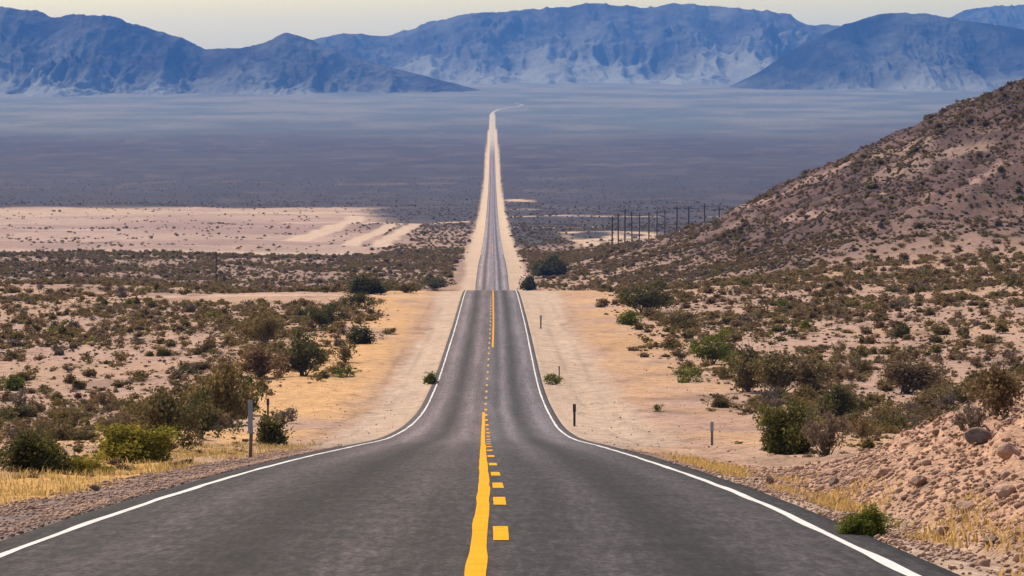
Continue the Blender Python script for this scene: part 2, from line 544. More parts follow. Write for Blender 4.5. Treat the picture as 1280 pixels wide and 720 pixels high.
    # two tracks climbing away right of the tan flat
    for (xa, ya, xb, yb, w2) in ((-87, 1800, -88, 2700, 8), (-47, 1600, -46, 2350, 5.0), (-60, 1680, -57, 2350, 5.0)):
        xm = xa + (xb - xa) * (Y - ya) / (yb - ya)
        mk = (1 - sstep(w2 * .6, w2, np.abs(X - xm - 5 * (fbm(Y / 90, Y * 0, 98, 2) - .5)))) * sstep(ya - 20, ya, Y) * (1 - sstep(yb - 20, yb + 20, Y))
        col = mix(col, c3(.56, .46, .36), E(mk * .9))
    # pale bajada below the mountains, with blue haze painted into its colour
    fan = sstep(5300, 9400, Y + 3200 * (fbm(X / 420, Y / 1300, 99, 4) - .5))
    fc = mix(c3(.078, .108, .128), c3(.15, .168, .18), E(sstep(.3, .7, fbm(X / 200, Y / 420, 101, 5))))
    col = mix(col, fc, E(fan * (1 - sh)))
    # hill: purplish stones with pale slips
    S = np.where(X > -10, HILL_S(np.clip(X, -10, 899)), 0)
    onh = sstep(650, 760, Y) * (1 - sstep(1350, 1500, Y)) * sstep(3, 12, S)
    hc = mix(c3(.055, .034, .037), c3(.122, .076, .074), E(sstep(.35, .65, fbm(X / 9, Y / 30, 103, 4))))
    slip = sstep(.70, .80, fbm((X + .35 * Y) / 16, (Y - .6 * X) / 95, 105, 3))
    hc = mix(hc, c3(.38, .285, .24), E(slip * .6 * sstep(800, 860, Y)))
    for line in SCARS:
        dm = np.full(X.shape, 1e9)
        for (xa, ya), (xb, yb) in zip(line[:-1], line[1:]):
            tt_ = np.clip(((X - xa) * (xb - xa) + (Y - ya) * (yb - ya)) / ((xb - xa) ** 2 + (yb - ya) ** 2), 0, 1)
            dm = np.minimum(dm, np.hypot(X - xa - tt_ * (xb - xa), (Y - ya - tt_ * (yb - ya)) * .6))
        hc = mix(hc, c3(.40, .29, .25), E((1 - sstep(.8, 3.0, dm + 2.6 * (fbm(X / 4, Y / 9, 107, 3) - .4))) * .85))
    hc = mix(c3(.19, .132, .112), hc, E(sstep(720, 860, Y)))
    col = mix(col, hc, E(onh * .92))
    return np.clip(col * np.array([.85, .78, .745]), .02, .8)


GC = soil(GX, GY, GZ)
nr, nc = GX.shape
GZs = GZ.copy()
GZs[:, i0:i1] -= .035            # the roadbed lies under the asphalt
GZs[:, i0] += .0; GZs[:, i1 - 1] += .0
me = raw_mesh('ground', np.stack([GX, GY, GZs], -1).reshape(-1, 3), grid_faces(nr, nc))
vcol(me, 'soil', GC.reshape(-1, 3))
tag(link('ground', me, None, (M_GROUND,), True), kind='structure')

# ------------------------------------------------------------------ road
keep = rows < 10950
ry = rows[keep]
RX, RY, RZ = GX[keep, i0:i1], GY[keep, i0:i1], GZ[keep, i0:i1].copy()
lat = RX - ROAD_C(RY)
# fine lateral columns so that worn tracks read
fin = np.linspace(0, 1, 61)
Lx = np.stack([np.interp(fin, tt, r) for r in RX]); Lz = np.stack([np.interp(fin, tt, r) for r in RZ]); Ly = np.broadcast_to(ry[:, None], Lx.shape)
lat = Lx - ROAD_C(Ly)
el, er = EDGE_L(Ly), EDGE_R(Ly)
g = lambda c, w: np.exp(-((lat - c) / w) ** 2)
oil = .62 * g(el * .52, .45) + .66 * g(er * .52, .45) + .42 * g(er * .13 + .25, .32) + .22 * g(el * .12 - .35, .3)
pale = .32 * g(el * .80, .35) + .30 * g(el * .25, .30) + .25 * g(er * .80, .30) + .30 * g(er * .30, .28)
edge = sstep(-.12, .2, np.maximum(lat - er, el - lat))
wear_tone = .066 * (1 - .95 * oil * (.85 + .15 * sstep(60, 260, Ly)) + pale * 1.7) * (1 - .35 * edge)
wear_tone *= .72 + .56 * fbm(lat / .8, Ly / 34, 111, 4)
wear_tone = wear_tone * (.54 + .9 * sstep(55, 190, Ly) + .9 * sstep(560, 930, Ly))  # grazing glare painted in: asphalt lightens with distance, again past the crest
tint = np.where((lat < 0)[..., None], np.array([1.16, .91, .95]), np.array([1.06, .91, 1.02]))
wear_glare = wear_tone[..., None] * tint
wear_glare = mix(wear_glare, np.array([.38, .35, .28]), sstep(5600, 7000, Ly)[..., None])  # glare on the far road painted as a pale sandy colour
wear_glare = mix(wear_glare, np.array([.22, .23, .22]), sstep(9500, 10300, Ly)[..., None])
n = Lx.shape
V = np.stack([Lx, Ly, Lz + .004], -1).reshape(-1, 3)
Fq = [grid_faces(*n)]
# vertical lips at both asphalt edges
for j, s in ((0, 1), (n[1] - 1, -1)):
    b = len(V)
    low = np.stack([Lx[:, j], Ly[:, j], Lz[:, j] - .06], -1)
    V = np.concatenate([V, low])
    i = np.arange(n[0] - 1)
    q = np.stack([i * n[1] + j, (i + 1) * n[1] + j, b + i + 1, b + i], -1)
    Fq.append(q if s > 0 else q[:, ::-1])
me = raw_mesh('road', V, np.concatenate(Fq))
full = np.concatenate([wear_glare.reshape(-1, 3), wear_glare[:, 0], wear_glare[:, -1]])
vcol(me, 'wear_tone', full)
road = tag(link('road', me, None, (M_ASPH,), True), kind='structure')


def zroad(X, Y):
    """Height on the road sheet (linear between its rows, as the mesh is)."""
    k = np.clip(np.searchsorted(ry, Y) - 1, 0, len(ry) - 2)
    f = (Y - ry[k]) / (ry[k + 1] - ry[k])
    return ROAD_Z(ry[k]) * (1 - f) + ROAD_Z(ry[k + 1]) * f


def strip(name, fc, w, y0, y1, mat, parent, lift=.009, rag=.0):
    ys = np.unique(np.concatenate([[y0], ry[(ry > y0) & (ry < y1)], [y1]]))
    # widths wander a little, as paint does
    wl = w * (.5 + rag * (vnoise(ys / 3.1, ys * 0, 121) - .5))
    wr = w * (.5 + rag * (vnoise(ys / 2.7, ys * 0, 122) - .5))
    x = ROAD_C(ys) + fc(ys)
    z = zroad(x, ys) + lift
    V = np.stack([np.stack([x - wl, ys, z], -1), np.stack([x, ys, z + .001], -1), np.stack([x + wr, ys, z], -1)], 1).reshape(-1, 3)
    return link(name, raw_mesh(name, V, grid_faces(len(ys), 3)), parent, (mat,))


strip('edge_line', lambda y: EDGE_L(y), .10, -100, 2600, M_WHITE, road, .009, .35)
strip('edge_line', lambda y: EDGE_R(y), .10, -100, 2600, M_WHITE, road, .009, .35)
solid_off = pchip([-120, 32, 51, 60, 110, 170, 225, 235], [-.20, -.20, -.20, -.19, -.17, -.22, -.14, -.12])
strip('centre_line', solid_off, .155, -100, 232, M_YELLOW, road, .009, .12)
strip('centre_line', lambda y: .32 + 0 * y, .14, 362, 900, M_YELLOW, road, .009, .15)
strip('centre_line', lambda y: .12 + 0 * y, .14, 930, 1700, M_YELLOW_OLD, road, .009, .15)
dash_y = [24.5, 37.8, 48, 56.2, 65, 76, 89.5, 104] + [116.5 + 12.19 * k for k in range(36)]
for yd in dash_y:
    strip('lane_dash', lambda y: .0 * y + .0, .15, yd - 1.65, yd + 1.65, M_YELLOW if yd < 240 else M_YELLOW_OLD, road, .009, .06)

# ------------------------------------------------------------------ mountains
def mountain(name, sil, Yc, front, back, base_y, seed, mat, nxx=620, nyy=190, rough=1.0, fan_haze_lift=0.0):
    px = np.array([p[0] for p in sil], float); py = np.array([p[1] for p in sil], float)
    X = (px - VPX) / F * Yc
    Zs = (HOR - py) / F * Yc
    base = (HOR - base_y) / F * Yc
    f = pchip(X, Zs - base)
    xs = np.linspace(X[0], X[-1], nxx)
    u = np.concatenate([-np.linspace(1, 0, int(nyy * .72)) ** 1.15, np.linspace(0, 1, int(nyy * .28) + 1)[1:]])
    gx = np.broadcast_to(xs[None], (len(u), nxx)).copy()
    crest = (fbm(xs / 420, xs * 0, seed + 5, 4) - .5) * front * .35
    gy = Yc + crest[None] + np.where(u < 0, u * front, u * back)[:, None] * (.65 + .8 * fbm(xs / 330, xs * 0, seed + 7, 4))[None]
    tA = np.abs(u)[:, None] * np.ones_like(gx)
    k = Yc / 13000.0
    # spurs and gullies come down the front face
    warp = (fbm(gx / (300 * k), gy / (500 * k), seed + 9, 3) - .5) * 160 * k
    sp = ridged((gx + warp) / (230 * k), (gy - .25 * gx) / (900 * k), seed, 5, .52)
    sp2 = ridged((gx + warp * 1.6) / (75 * k), (gy + .3 * gx) / (230 * k), seed + 20, 4, .5)
    shape = np.clip(1 - tA, 0, 1) ** 2.1
    amt = 4 * shape * (1 - shape) * (1 - .95 * sstep(.4, .85, tA))                       # nothing on the crest line itself
    h = f(xs)[None] * (shape + rough * amt * ((sp - .42) * .50 + (sp2 - .42) * .18))
    h = h + (f(xs) * .06 * (ridged(xs / (85 * k), xs * 0 + .4, seed + 41, 4, .6) - .5) * rough)[None] * shape ** 2
    h = h + f(xs)[None] * .028 * (ridged(gx / (38 * k), gy / (60 * k), seed + 31, 3) - .4) * (.4 + amt)
    z = base + h - 14 * (tA > .97)
    me = raw_mesh(name, np.stack([gx, gy, z], -1).reshape(-1, 3), grid_faces(len(u), nxx))
    a = me.attributes.new('fan', 'FLOAT', 'POINT')
    fan = (sstep(.10, .74, tA) ** 1.1 * 1.05 + fan_haze_lift - .10 * sstep(.5, .8, sp)).ravel().astype(np.float32)  # paler toward the toe: apron soil plus a painted fade into haze
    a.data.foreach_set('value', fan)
    return tag(link(name, me, None, (mat,), True), kind='structure')


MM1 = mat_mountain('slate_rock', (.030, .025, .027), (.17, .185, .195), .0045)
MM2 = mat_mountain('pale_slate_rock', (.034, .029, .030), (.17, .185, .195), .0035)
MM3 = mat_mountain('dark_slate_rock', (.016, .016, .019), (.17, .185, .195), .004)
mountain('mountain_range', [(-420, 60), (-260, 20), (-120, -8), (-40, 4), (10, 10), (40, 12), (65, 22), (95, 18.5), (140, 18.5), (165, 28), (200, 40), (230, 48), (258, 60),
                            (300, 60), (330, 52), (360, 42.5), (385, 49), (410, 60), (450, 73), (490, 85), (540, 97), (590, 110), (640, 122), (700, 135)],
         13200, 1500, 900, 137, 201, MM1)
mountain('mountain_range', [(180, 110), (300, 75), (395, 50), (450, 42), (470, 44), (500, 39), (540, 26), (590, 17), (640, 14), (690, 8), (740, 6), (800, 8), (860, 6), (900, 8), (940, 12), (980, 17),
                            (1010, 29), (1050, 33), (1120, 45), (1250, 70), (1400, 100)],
         17500, 3600, 1400, 118, 231, MM2, fan_haze_lift=.05)
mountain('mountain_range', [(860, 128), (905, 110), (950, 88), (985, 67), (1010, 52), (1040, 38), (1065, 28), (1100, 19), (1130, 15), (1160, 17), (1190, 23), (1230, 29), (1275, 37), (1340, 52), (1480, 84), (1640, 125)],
         14200, 1900, 1000, 132, 261, MM3, rough=.55, fan_haze_lift=-.06)
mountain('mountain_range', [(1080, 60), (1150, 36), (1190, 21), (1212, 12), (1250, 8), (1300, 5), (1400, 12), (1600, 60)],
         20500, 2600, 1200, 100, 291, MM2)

# ------------------------------------------------------------------ shrubs
def leaf_quads(P, size, rg, up=0.0):
    """One bent leaf sprig (quad) at every point P."""
    n = len(P)
    d = rg.normal(size=(n, 3)); d[:, 2] = np.abs(d[:, 2]) * (1 + up) ; d /= np.linalg.norm(d, axis=1)[:, None]
    e = np.cross(d, rg.normal(size=(n, 3))); e /= np.linalg.norm(e, axis=1)[:, None] + 1e-9
    s = (size * rg.uniform(.6, 1.4, n))[:, None]
    a, b = d * s, e * s * .42
    V = np.stack([P - b * .5, P + a * .5 - b, P + a, P + a * .5 + b], 1).reshape(-1, 3)
    return V, np.arange(n * 4).reshape(n, 4)


def shrub_mesh(seed, nleaf, size, spread=1.0, dome=.5, stems=14, gap=.5, fill=0.0, up=.3, stick=True):
    """Unit shrub (about 1 m wide, 1 m tall): stems fan out of the root and carry sprigs of leaves in tufts."""
    rg = np.random.default_rng(seed)
    tips, segs = [], []
    for k in range(stems):
        az = 2 * math.pi * (k + rg.uniform(-.4, .4)) / stems * (1 if k % 2 else 2.61)
        lean = abs(rg.normal(.55, .3)) * spread
        L = rg.uniform(.62, 1.0)
        p = np.array([rg.normal(0, .05), rg.normal(0, .05), 0])
        dirv = np.array([math.cos(az) * math.sin(lean), math.sin(az) * math.sin(lean), math.cos(lean)])
        pts = [p]
        for q in range(4):
            dirv = dirv + rg.normal(0, .16, 3) + np.array([0, 0, .05]); dirv /= np.linalg.norm(dirv)
            p = p + dirv * L * .27; pts.append(p)
        segs.append(pts)
        tips.append(pts)
    P = []
    per = max(1, nleaf // (stems * 3))
    for pts in tips:
        pts = np.array(pts)
        for tuft in range(3):
            f = rg.uniform(.35 if gap > .3 else .1, 1.0) * 4
            i = min(int(f), 3); c = pts[i] + (pts[i + 1] - pts[i]) * (f - i)
            P.append(c + rg.normal(0, 1, (per, 3)) * np.array([.085, .085, .075]) * (1.5 - gap))
    if fill:
        nf = int(nleaf * fill)
        v = rg.normal(size=(nf, 3)); v /= np.linalg.norm(v, axis=1)[:, None]; v[:, 2] = np.abs(v[:, 2])
        lump = 1 + .22 * np.sin(v[:, 0] * 5 + seed) + .18 * np.cos(v[:, 1] * 6 + seed * 2)
        P.append(v * (rg.uniform(.45, 1, nf) ** .5 * lump)[:, None] * np.array([.46, .46, .74]) + np.array([0, 0, .05]))
    P = np.concatenate(P)
    P[:, 2] = np.maximum(P[:, 2], .02)
    V, Fq = leaf_quads(P, size, rg, up)
    ext = np.percentile(np.abs(V[:, :2]), 97) * 2
    sc = np.array([1 / ext, 1 / ext, 1 / np.percentile(V[:, 2], 98.5)])
    V = V * sc
    SV, SF = [], []
    if stick:
        for pts in segs:
            pts = np.array(pts) * sc
            for q in range(4):
                r0, r1 = .014 * (1 - q * .2), .014 * (1 - (q + 1) * .2)
                b = len(SV)
                for pp, rr in ((pts[q], r0), (pts[q + 1], r1)):
                    for a in (0, 2.1, 4.2):
                        SV.append((pp[0] + rr * math.cos(a), pp[1] + rr * math.sin(a), pp[2]))
                for a in range(3):
                    SF.append((b + a, b + (a + 1) % 3, b + 3 + (a + 1) % 3, b + 3 + a))
    return V, Fq, np.array(SV), np.array(SF)


SHAPES = {   # how each habit grows: keyword sets for shrub_mesh
    'creosote': dict(spread=1.0, stems=16, gap=.55, up=.6),
    'round': dict(spread=1.2, stems=16, gap=.2, fill=1.7, up=.2),
    'low': dict(spread=1.45, stems=14, gap=.4, fill=.25, up=.2),
    'twiggy': dict(spread=1.0, stems=22, gap=.85, up=.9),
}
PROTO = {}


def proto(shape, lod, var):
    k = (shape, lod, var)
    if k not in PROTO:
        nl, sz = {'hero': (3600, .048), 'mid': (900, .085), 'far': (150, .19), 'dot': (34, .36), 'speck': (9, .6)}[lod]
        PROTO[k] = shrub_mesh(abs(hash(k[1] + k[0])) % 1 + sum(map(ord, shape + lod)) * 7 + var, nl, sz, stick=lod in ('hero', 'mid'), **SHAPES[shape])
    return PROTO[k]


MESHES = {}


def shrub_parts(shape, lod, var, kind):
    k = (shape, lod, var, kind)
    if k not in MESHES:
        V, Fq, SV, SF = proto(shape, lod, var)
        a = raw_mesh('foliage', V, Fq); a.materials.append(LEAF[kind])
        b = None
        if len(SV):
            b = raw_mesh('stems', SV, SF); b.materials.append(M_STEM)
        MESHES[k] = (a, b)
    return MESHES[k]


def place_shrub(name, X, Y, Z, w, h, shape, lod, var, kind, label, group=None, parts=True, cat='shrub', rot=None):
    fo, st = shrub_parts(shape, lod, var, kind)
    rz = random.uniform(0, 6.28) if rot is None else rot
    if parts and st is not None:
        e = bpy.data.objects.new(name, None); COL.objects.link(e)
        e.empty_display_size = .2
        f = bpy.data.objects.new('foliage', fo); COL.objects.link(f); f.parent = e
        s = bpy.data.objects.new('stems', st); COL.objects.link(s); s.parent = e
    else:
        e = bpy.data.objects.new(name, fo); COL.objects.link(e)
    e.location = (X, Y, Z); e.rotation_euler = (0, 0, rz); e.scale = (w, w, h)
    return tag(e, label, cat, group)


# bushes one can single out: pixel of the base, width and height in pixels, then how they look
HEROES = [
    (44, 592, 78, 48, 'round', 'dark', 'wide dark bush with a sunlit yellow rim in the golden roadside grass'),
    (168, 578, 78, 44, 'round', 'lime', 'bright yellow-green rounded bush beside the gravel shoulder'),
    (104, 590, 54, 22, 'low', 'yellow', 'low yellow bush in the grass between the dark bush and the green bush'),
    (208, 562, 62, 70, 'creosote', 'olive', 'tall olive creosote bush right behind the yellow-green rounded bush'),
    (250, 548, 52, 60, 'creosote', 'dark', 'dark creosote bush between two tall olive ones left of the road'),
    (282, 530, 64, 70, 'creosote', 'olive', 'largest olive-brown creosote bush behind the grey roadside marker post'),
    (309, 520, 40, 52, 'creosote', 'dark', 'dark creosote bush standing just behind the grey marker post top'),
    (337, 556, 33, 36, 'round', 'dark', 'small round dark green bush just right of the grey marker post'),
    (356, 530, 30, 18, 'low', 'grey', 'small grey sprawling shrub right of the little round dark bush'),
    (150, 541, 34, 24, 'creosote', 'brown', 'brown creosote bush directly above the yellow-green rounded bush'),
    (88, 524, 56, 13, 'low', 'olive', 'flat mat of olive brush lying alone on bare pink ground'),
    (133, 512, 22, 24, 'creosote', 'brown', 'small upright brown bush right of the flat olive mat'),
    (24, 510, 26, 24, 'creosote', 'grey', 'greyish scraggly bush near the picture edge above the dark rimmed bush'),
    (380, 470, 56, 54, 'creosote', 'dark', 'big dark creosote bush at the inner end of a brush line, bordering orange sand'),
    (325, 472, 60, 36, 'creosote', 'brown', 'broad brown bush joined to the big dark creosote on its left'),
    (330, 432, 46, 36, 'creosote', 'olive', 'leaning olive bush above the big dark creosote, left of the road'),
    (402, 410, 42, 30, 'creosote', 'dark', 'dark bush at the upper edge of the left orange sand'),
    (451, 430, 32, 20, 'round', 'dark', 'compact dark bush alone on orange sand left of the road'),
    (432, 453, 24, 26, 'creosote', 'olive', 'olive bush just below the compact dark bush on the sand'),
    (433, 472, 30, 12, 'low', 'green', 'low green weed patch on the left orange sand'),
    (487, 418, 18, 8, 'low', 'olive', 'small flat weed right of the compact dark bush on sand'),
    (447, 383, 46, 16, 'low', 'dark', 'dark brush beside the dirt track on the crest'),
    (538, 480, 15, 14, 'round', 'green', 'small dark green tuft touching the left edge of the asphalt'),
    (458, 368, 46, 22, 'round', 'dark', 'dark round bush behind the dirt track where the road crests'),
    (507, 366, 34, 16, 'creosote', 'olive', 'olive bush behind the crest, second from the asphalt on the left'),
    (543, 363, 34, 16, 'creosote', 'dark', 'dark bush behind the crest closest to the left asphalt edge'),
    (661, 363, 20, 18, 'round', 'dark', 'small dark bush at the crest just right of the asphalt'),
    (687, 346, 44, 24, 'round', 'dark', 'wide dark bush beyond the crest right of the road'),
    (985, 568, 57, 58, 'round', 'sage', 'large green creosote bush alone on the verge right of the road'),
    (1032, 570, 50, 52, 'twiggy', 'grey', 'dry grey twig bush right against the large green creosote'),
    (1082, 668, 52, 34, 'round', 'green', 'green weed bush at the foot of the rubble bank'),
    (886, 456, 48, 40, 'creosote', 'green', 'tall green bush at the left end of the long olive thicket'),
    (934, 490, 54, 50, 'creosote', 'olive', 'olive bush right of the tall green bush, front of the thicket'),
    (975, 494, 66, 50, 'creosote', 'olive', 'broad olive bush in the middle of the long thicket'),
    (1020, 490, 54, 38, 'creosote', 'brown', 'brown bush at the right end of the long olive thicket'),
    (1050, 528, 44, 42, 'creosote', 'dark', 'dark green bush up the slope behind the dry grey twig bush'),
    (1135, 492, 80, 40, 'creosote', 'brown', 'wide brown bush above the rubble bank'),
    (1182, 512, 70, 34, 'creosote', 'olive', 'olive bush just above the rubble bank, left of the tall brown one'),
    (1248, 520, 66, 56, 'creosote', 'brown', 'tall brown bush on top of the rubble bank near the picture edge'),
    (1215, 545, 36, 40, 'twiggy', 'grey', 'bare reddish twig bush on the bank beside the dark boulder'),
    (803, 392, 62, 40, 'creosote', 'dark', 'big dark bush at the foot of the hill beside the right sand'),
    (786, 406, 24, 16, 'round', 'green', 'small green bush in front of the big dark bush below the hill'),
    (855, 410, 58, 20, 'low', 'olive', 'long low olive bush right of the big dark bush below the hill'),
    (861, 478, 38, 18, 'low', 'green', 'low light green weed left of the long olive thicket'),
    (691, 481, 22, 13, 'low', 'green', 'small green weed on the shoulder right of the road'),
    (822, 514, 14, 9, 'low', 'green', 'tiny green weed on the pale sand right of the road'),
    (1110, 524, 28, 22, 'creosote', 'olive', 'small olive bush between the dark green bush and the olive one on the bank'),
]
def yellow_sprig_mesh(seed, n=1500, zmin=.45):
    rg = np.random.default_rng(seed)
    v = rg.normal(size=(n * 3, 3)); v /= np.linalg.norm(v, axis=1)[:, None]
    v = v[v[:, 2] > zmin - .3 * rg.uniform(size=len(v))][:n]
    lump = 1 + .10 * np.sin(v[:, 0] * 6 + seed) + .08 * np.cos(v[:, 1] * 7)
    V, Fq = leaf_quads(v * (lump * rg.uniform(.9, 1.04, len(v)))[:, None] * np.array([.47, .47, .94]), .04, rg, .6)
    me = raw_mesh('yellow_sprigs', V, Fq); me.materials.append(LEAF['yellow'])
    return me


hero_xy = []
for i, (px, by, wp, hp, shape, kind, lab) in enumerate(HEROES):
    X, Y, Z = ground_hit(px, by)
    k = Y / F
    hero_xy.append((X, Y, wp * k))
    nm = {'round': 'round_bush', 'low': 'low_shrub', 'creosote': 'creosote_bush', 'twiggy': 'dry_bush'}[shape]
    lod = 'hero' if wp > 40 else 'mid'
    wf = {'creosote': 1.32, 'round': 1.12, 'low': 1.1, 'twiggy': 1.25}[shape]
    hb = place_shrub(nm, X, Y, Z - .03, wp * k * wf, hp * k * 1.03, shape, lod, i % 3, kind, lab, None, True, 'bush')
    if (px, by) in ((44, 592), (168, 578)):  # yellow sprigs on top; on the dark bush they imitate its sunlit rim
        bo = bpy.data.objects.new('yellow_sprigs', yellow_sprig_mesh(i, 700 if px == 44 else 1600, .6 if px == 44 else .3)); COL.objects.link(bo); bo.parent = hb

# the rest of the scrub: thrown over the land by habitat, the largest ones in the picture become objects
def habitat(X, Y):
    x = X - ROAD_C(Y)
    out = np.maximum(np.maximum(x - (EDGE_R(Y) + MARG), (EDGE_L(Y) - MARG) - x), 0)
    left = x < 0
    cl = np.where(left, mix(2.3, 9.5, sstep(95, 240, Y)), mix(4.0, 12.0, sstep(95, 240, Y)))
    cl = mix(cl, np.where(left, 6.5, 5.5), sstep(800, 1000, Y))
    d = sstep(cl * .8, cl * 1.3, out + (fbm(X / 7, Y / 22, 141, 3) - .5) * cl * .7)
    d = d * (.30 + .70 * sstep(.36, .6, fbm(X / 11, Y / 24, 143, 4)))
    d = np.where((Y < 100) & ~left, d * .12, d)
    d = d * (1 - np.where(left, 1, 0) * (1 - sstep(22, 40, np.abs(Y - 535 - .12 * out))) * (1 - sstep(38, 60, out)))
    d = np.where((Y > 1600) & (Y < 2700) & ((np.abs(X + 87.5) < 9) | (np.abs(X + 46.5) < 5.5) | ((np.abs(X + 58.5) < 5.5) & (Y < 2350))), 0, d)
    tanx = (X < -.0215 * Y - 8 + 46 * (fbm(Y / 150, X * 0, 85, 3) - .5) + 10 * (fbm(X / 9, Y / 60, 86, 2) - .5))
    d = np.where((Y > 1540) & (Y < 2050) & (X > 33) & (X < 86), d * .15, d)
    d = np.where((Y > 1445) & (Y < 3060) & tanx, d * (.06 + .3 * sstep(.5, .7, fbm(X / 40, Y / 60, 146, 3))), d)
    S = np.where(X > -10, HILL_S(np.clip(X, -10, 899)), 0)
    hill = sstep(650, 850, Y) * sstep(3, 14, S) * (Y < 1400)
    d = d * (1 - .25 * hill)
    return d


def scatter(y0, y1, dens, smin, smax, seed, sideL=.175, sideR=.16):
    rg = np.random.default_rng(seed)
    area = (sideL + sideR) / 2 * (y1 ** 2 - y0 ** 2)
    n = int(area * dens)
    Y = np.sqrt(rg.uniform(y0 ** 2, y1 ** 2, n))
    X = rg.uniform(-sideL, sideR, n) * Y
    k = rg.uniform(size=n) < habitat(X, Y)
    X, Y = X[k], Y[k]
    s = smin + (smax - smin) * rg.beta(1.6, 2.6, len(X))
    return X, Y, s


parts_ = [scatter(160, 560, .20, .45, 1.75, 1), scatter(60, 560, .32, .15, .5, 2), scatter(560, 960, .16, .5, 2.0, 3),
          scatter(930, 1520, .125, .6, 2.2, 4), scatter(780, 1250, .10, .4, 1.1, 7), scatter(1520, 2400, .034, .8, 2.2, 5), scatter(2400, 3300, .011, .9, 2.1, 6), scatter(3300, 4600, .0035, .8, 1.7, 9)]
SX = np.concatenate([p[0] for p in parts_]); SY = np.concatenate([p[1] for p in parts_]); SS = np.concatenate([p[2] for p in parts_])
ok = np.ones(len(SX), bool)
for hx, hy, hw in hero_xy:
    ok &= ((SX - hx) / (hw * .7 + .3)) ** 2 + ((SY - hy) / (hw * 1.6 + .5)) ** 2 > 1
SX, SY, SS = SX[ok], SY[ok], SS[ok]
SZ = height(SX, SY)
PX, PY, _ = project(SX, SY, SZ)
inframe = (PX > -230) & (PX < 1420) & (PY > 0) & (PY < 760)
SX, SY, SZ, SS, PX, PY = [a[inframe] for a in (SX, SY, SZ, SS, PX, PY)]
# hide what a rise of the land covers
tst = np.linspace(.55, .985, 26)
vis = np.ones(len(SX), bool)
for f_ in tst:
    vis &= height(SX * f_, SY * f_) < (SZ + SS * .7) * f_ + .05
SX, SY, SZ, SS, PX, PY = [a[vis] for a in (SX, SY, SZ, SS, PX, PY)]
size_px = SS / SY * F
size_px[(PX < 2) | (PX > 1278) | (PY > 725)] *= .01      # outside the frame: never among the largest
order = np.argsort(-size_px)
NIND = 248
ind, rest = order[:NIND], order[NIND:]
KINDS = ['olive', 'brown', 'dark', 'grey', 'green']
kprob = np.array([.42, .36, .11, .09, .02])
krand = rng.choice(5, len(SX), p=kprob)
hfac = rng.uniform(.38, .78, len(SX))
WORD = {'olive': 'olive', 'brown': 'brown', 'dark': 'dark green', 'grey': 'grey dry', 'green': 'fresh green'}
for c, j in enumerate(ind):
    kind = KINDS[krand[j]]
    shape = 'twiggy' if kind == 'grey' else ('creosote', 'creosote', 'low', 'round')[c % 4]
    lod = 'mid' if size_px[j] > 11 else 'far'
    side = 'left' if SX[j] < 0 else 'right'
    if SY[j] < 140: where = f'on the verge {side} of the road'
    elif SY[j] < 330: where = f'on the near plain {side} of the road'
    else: where = f'farther {side} of the road before the crest'
    big = 'large' if size_px[j] > 22 else 'small'
    habit = {'creosote': 'upright', 'low': 'sprawling', 'round': 'rounded', 'twiggy': 'twiggy'}[shape]
    lab = f'{big} {habit} {WORD[kind]} scrub bush {where}'
    nm = {'round': 'round_bush', 'low': 'low_shrub', 'creosote': 'creosote_bush', 'twiggy': 'dry_bush'}[shape]
    hh = SS[j] * hfac[j] * (.55 if shape == 'low' else 1)
    place_shrub(nm, SX[j], SY[j], SZ[j] - .03, SS[j], hh, shape, lod, c % 3, kind, lab,
                f'{big} {habit} {WORD[kind]} bushes {where}', size_px[j] > 15, 'bush')


def bake(idx, lod, mats_from=0):
    Vs, Fs, Ms, b = [], [], [], 0
    rg = np.random.default_rng(77)
    for c, j in enumerate(idx):
        shape = ('creosote', 'low', 'round', 'creosote')[c % 4]
        V, Fq, _, _ = proto(shape, lod, c % 5)
        a = rg.uniform(0, 6.28); ca, sa = math.cos(a), math.sin(a)
        h = SS[j] * hfac[j] * (.6 if shape == 'low' else 1)
        W = np.empty_like(V)
        W[:, 0] = (V[:, 0] * ca - V[:, 1] * sa) * SS[j] + SX[j]
        W[:, 1] = (V[:, 0] * sa + V[:, 1] * ca) * SS[j] + SY[j]
        W[:, 2] = V[:, 2] * h + SZ[j] - .04
        Vs.append(W); Fs.append(Fq + b); Ms.append(np.full(len(Fq), krand[j])); b += len(V)
    return np.concatenate(Vs), np.concatenate(Fs), np.concatenate(Ms)


sp_ = SS[rest] / SY[rest] * F
mid_r = rest[sp_ > 5.0]; dot_r = rest[sp_ <= 5.0]
print('shrubs individually', len(ind), 'smallest px', size_px[ind[-1]], 'far', len(mid_r), 'dots', len(dot_r))
def specks(y0, y1, dens, smin, smax, seed, onhill):
    X, Y, s = scatter(y0, y1, dens, smin, smax, seed)
    if onhill:
        k = HILL_S(np.clip(X, -10, 899)) * (X > -5) > 4
        X, Y, s = X[k], Y[k], s[k]
    Z = height(X, Y)
    _, py, _ = project(X, Y, Z)
    k = (py < 725)
    for f_ in (.8, .9, .96, .985): k &= height(X * f_, Y * f_) < (Z + s) * f_ + .05
    return X[k], Y[k], Z[k], s[k]


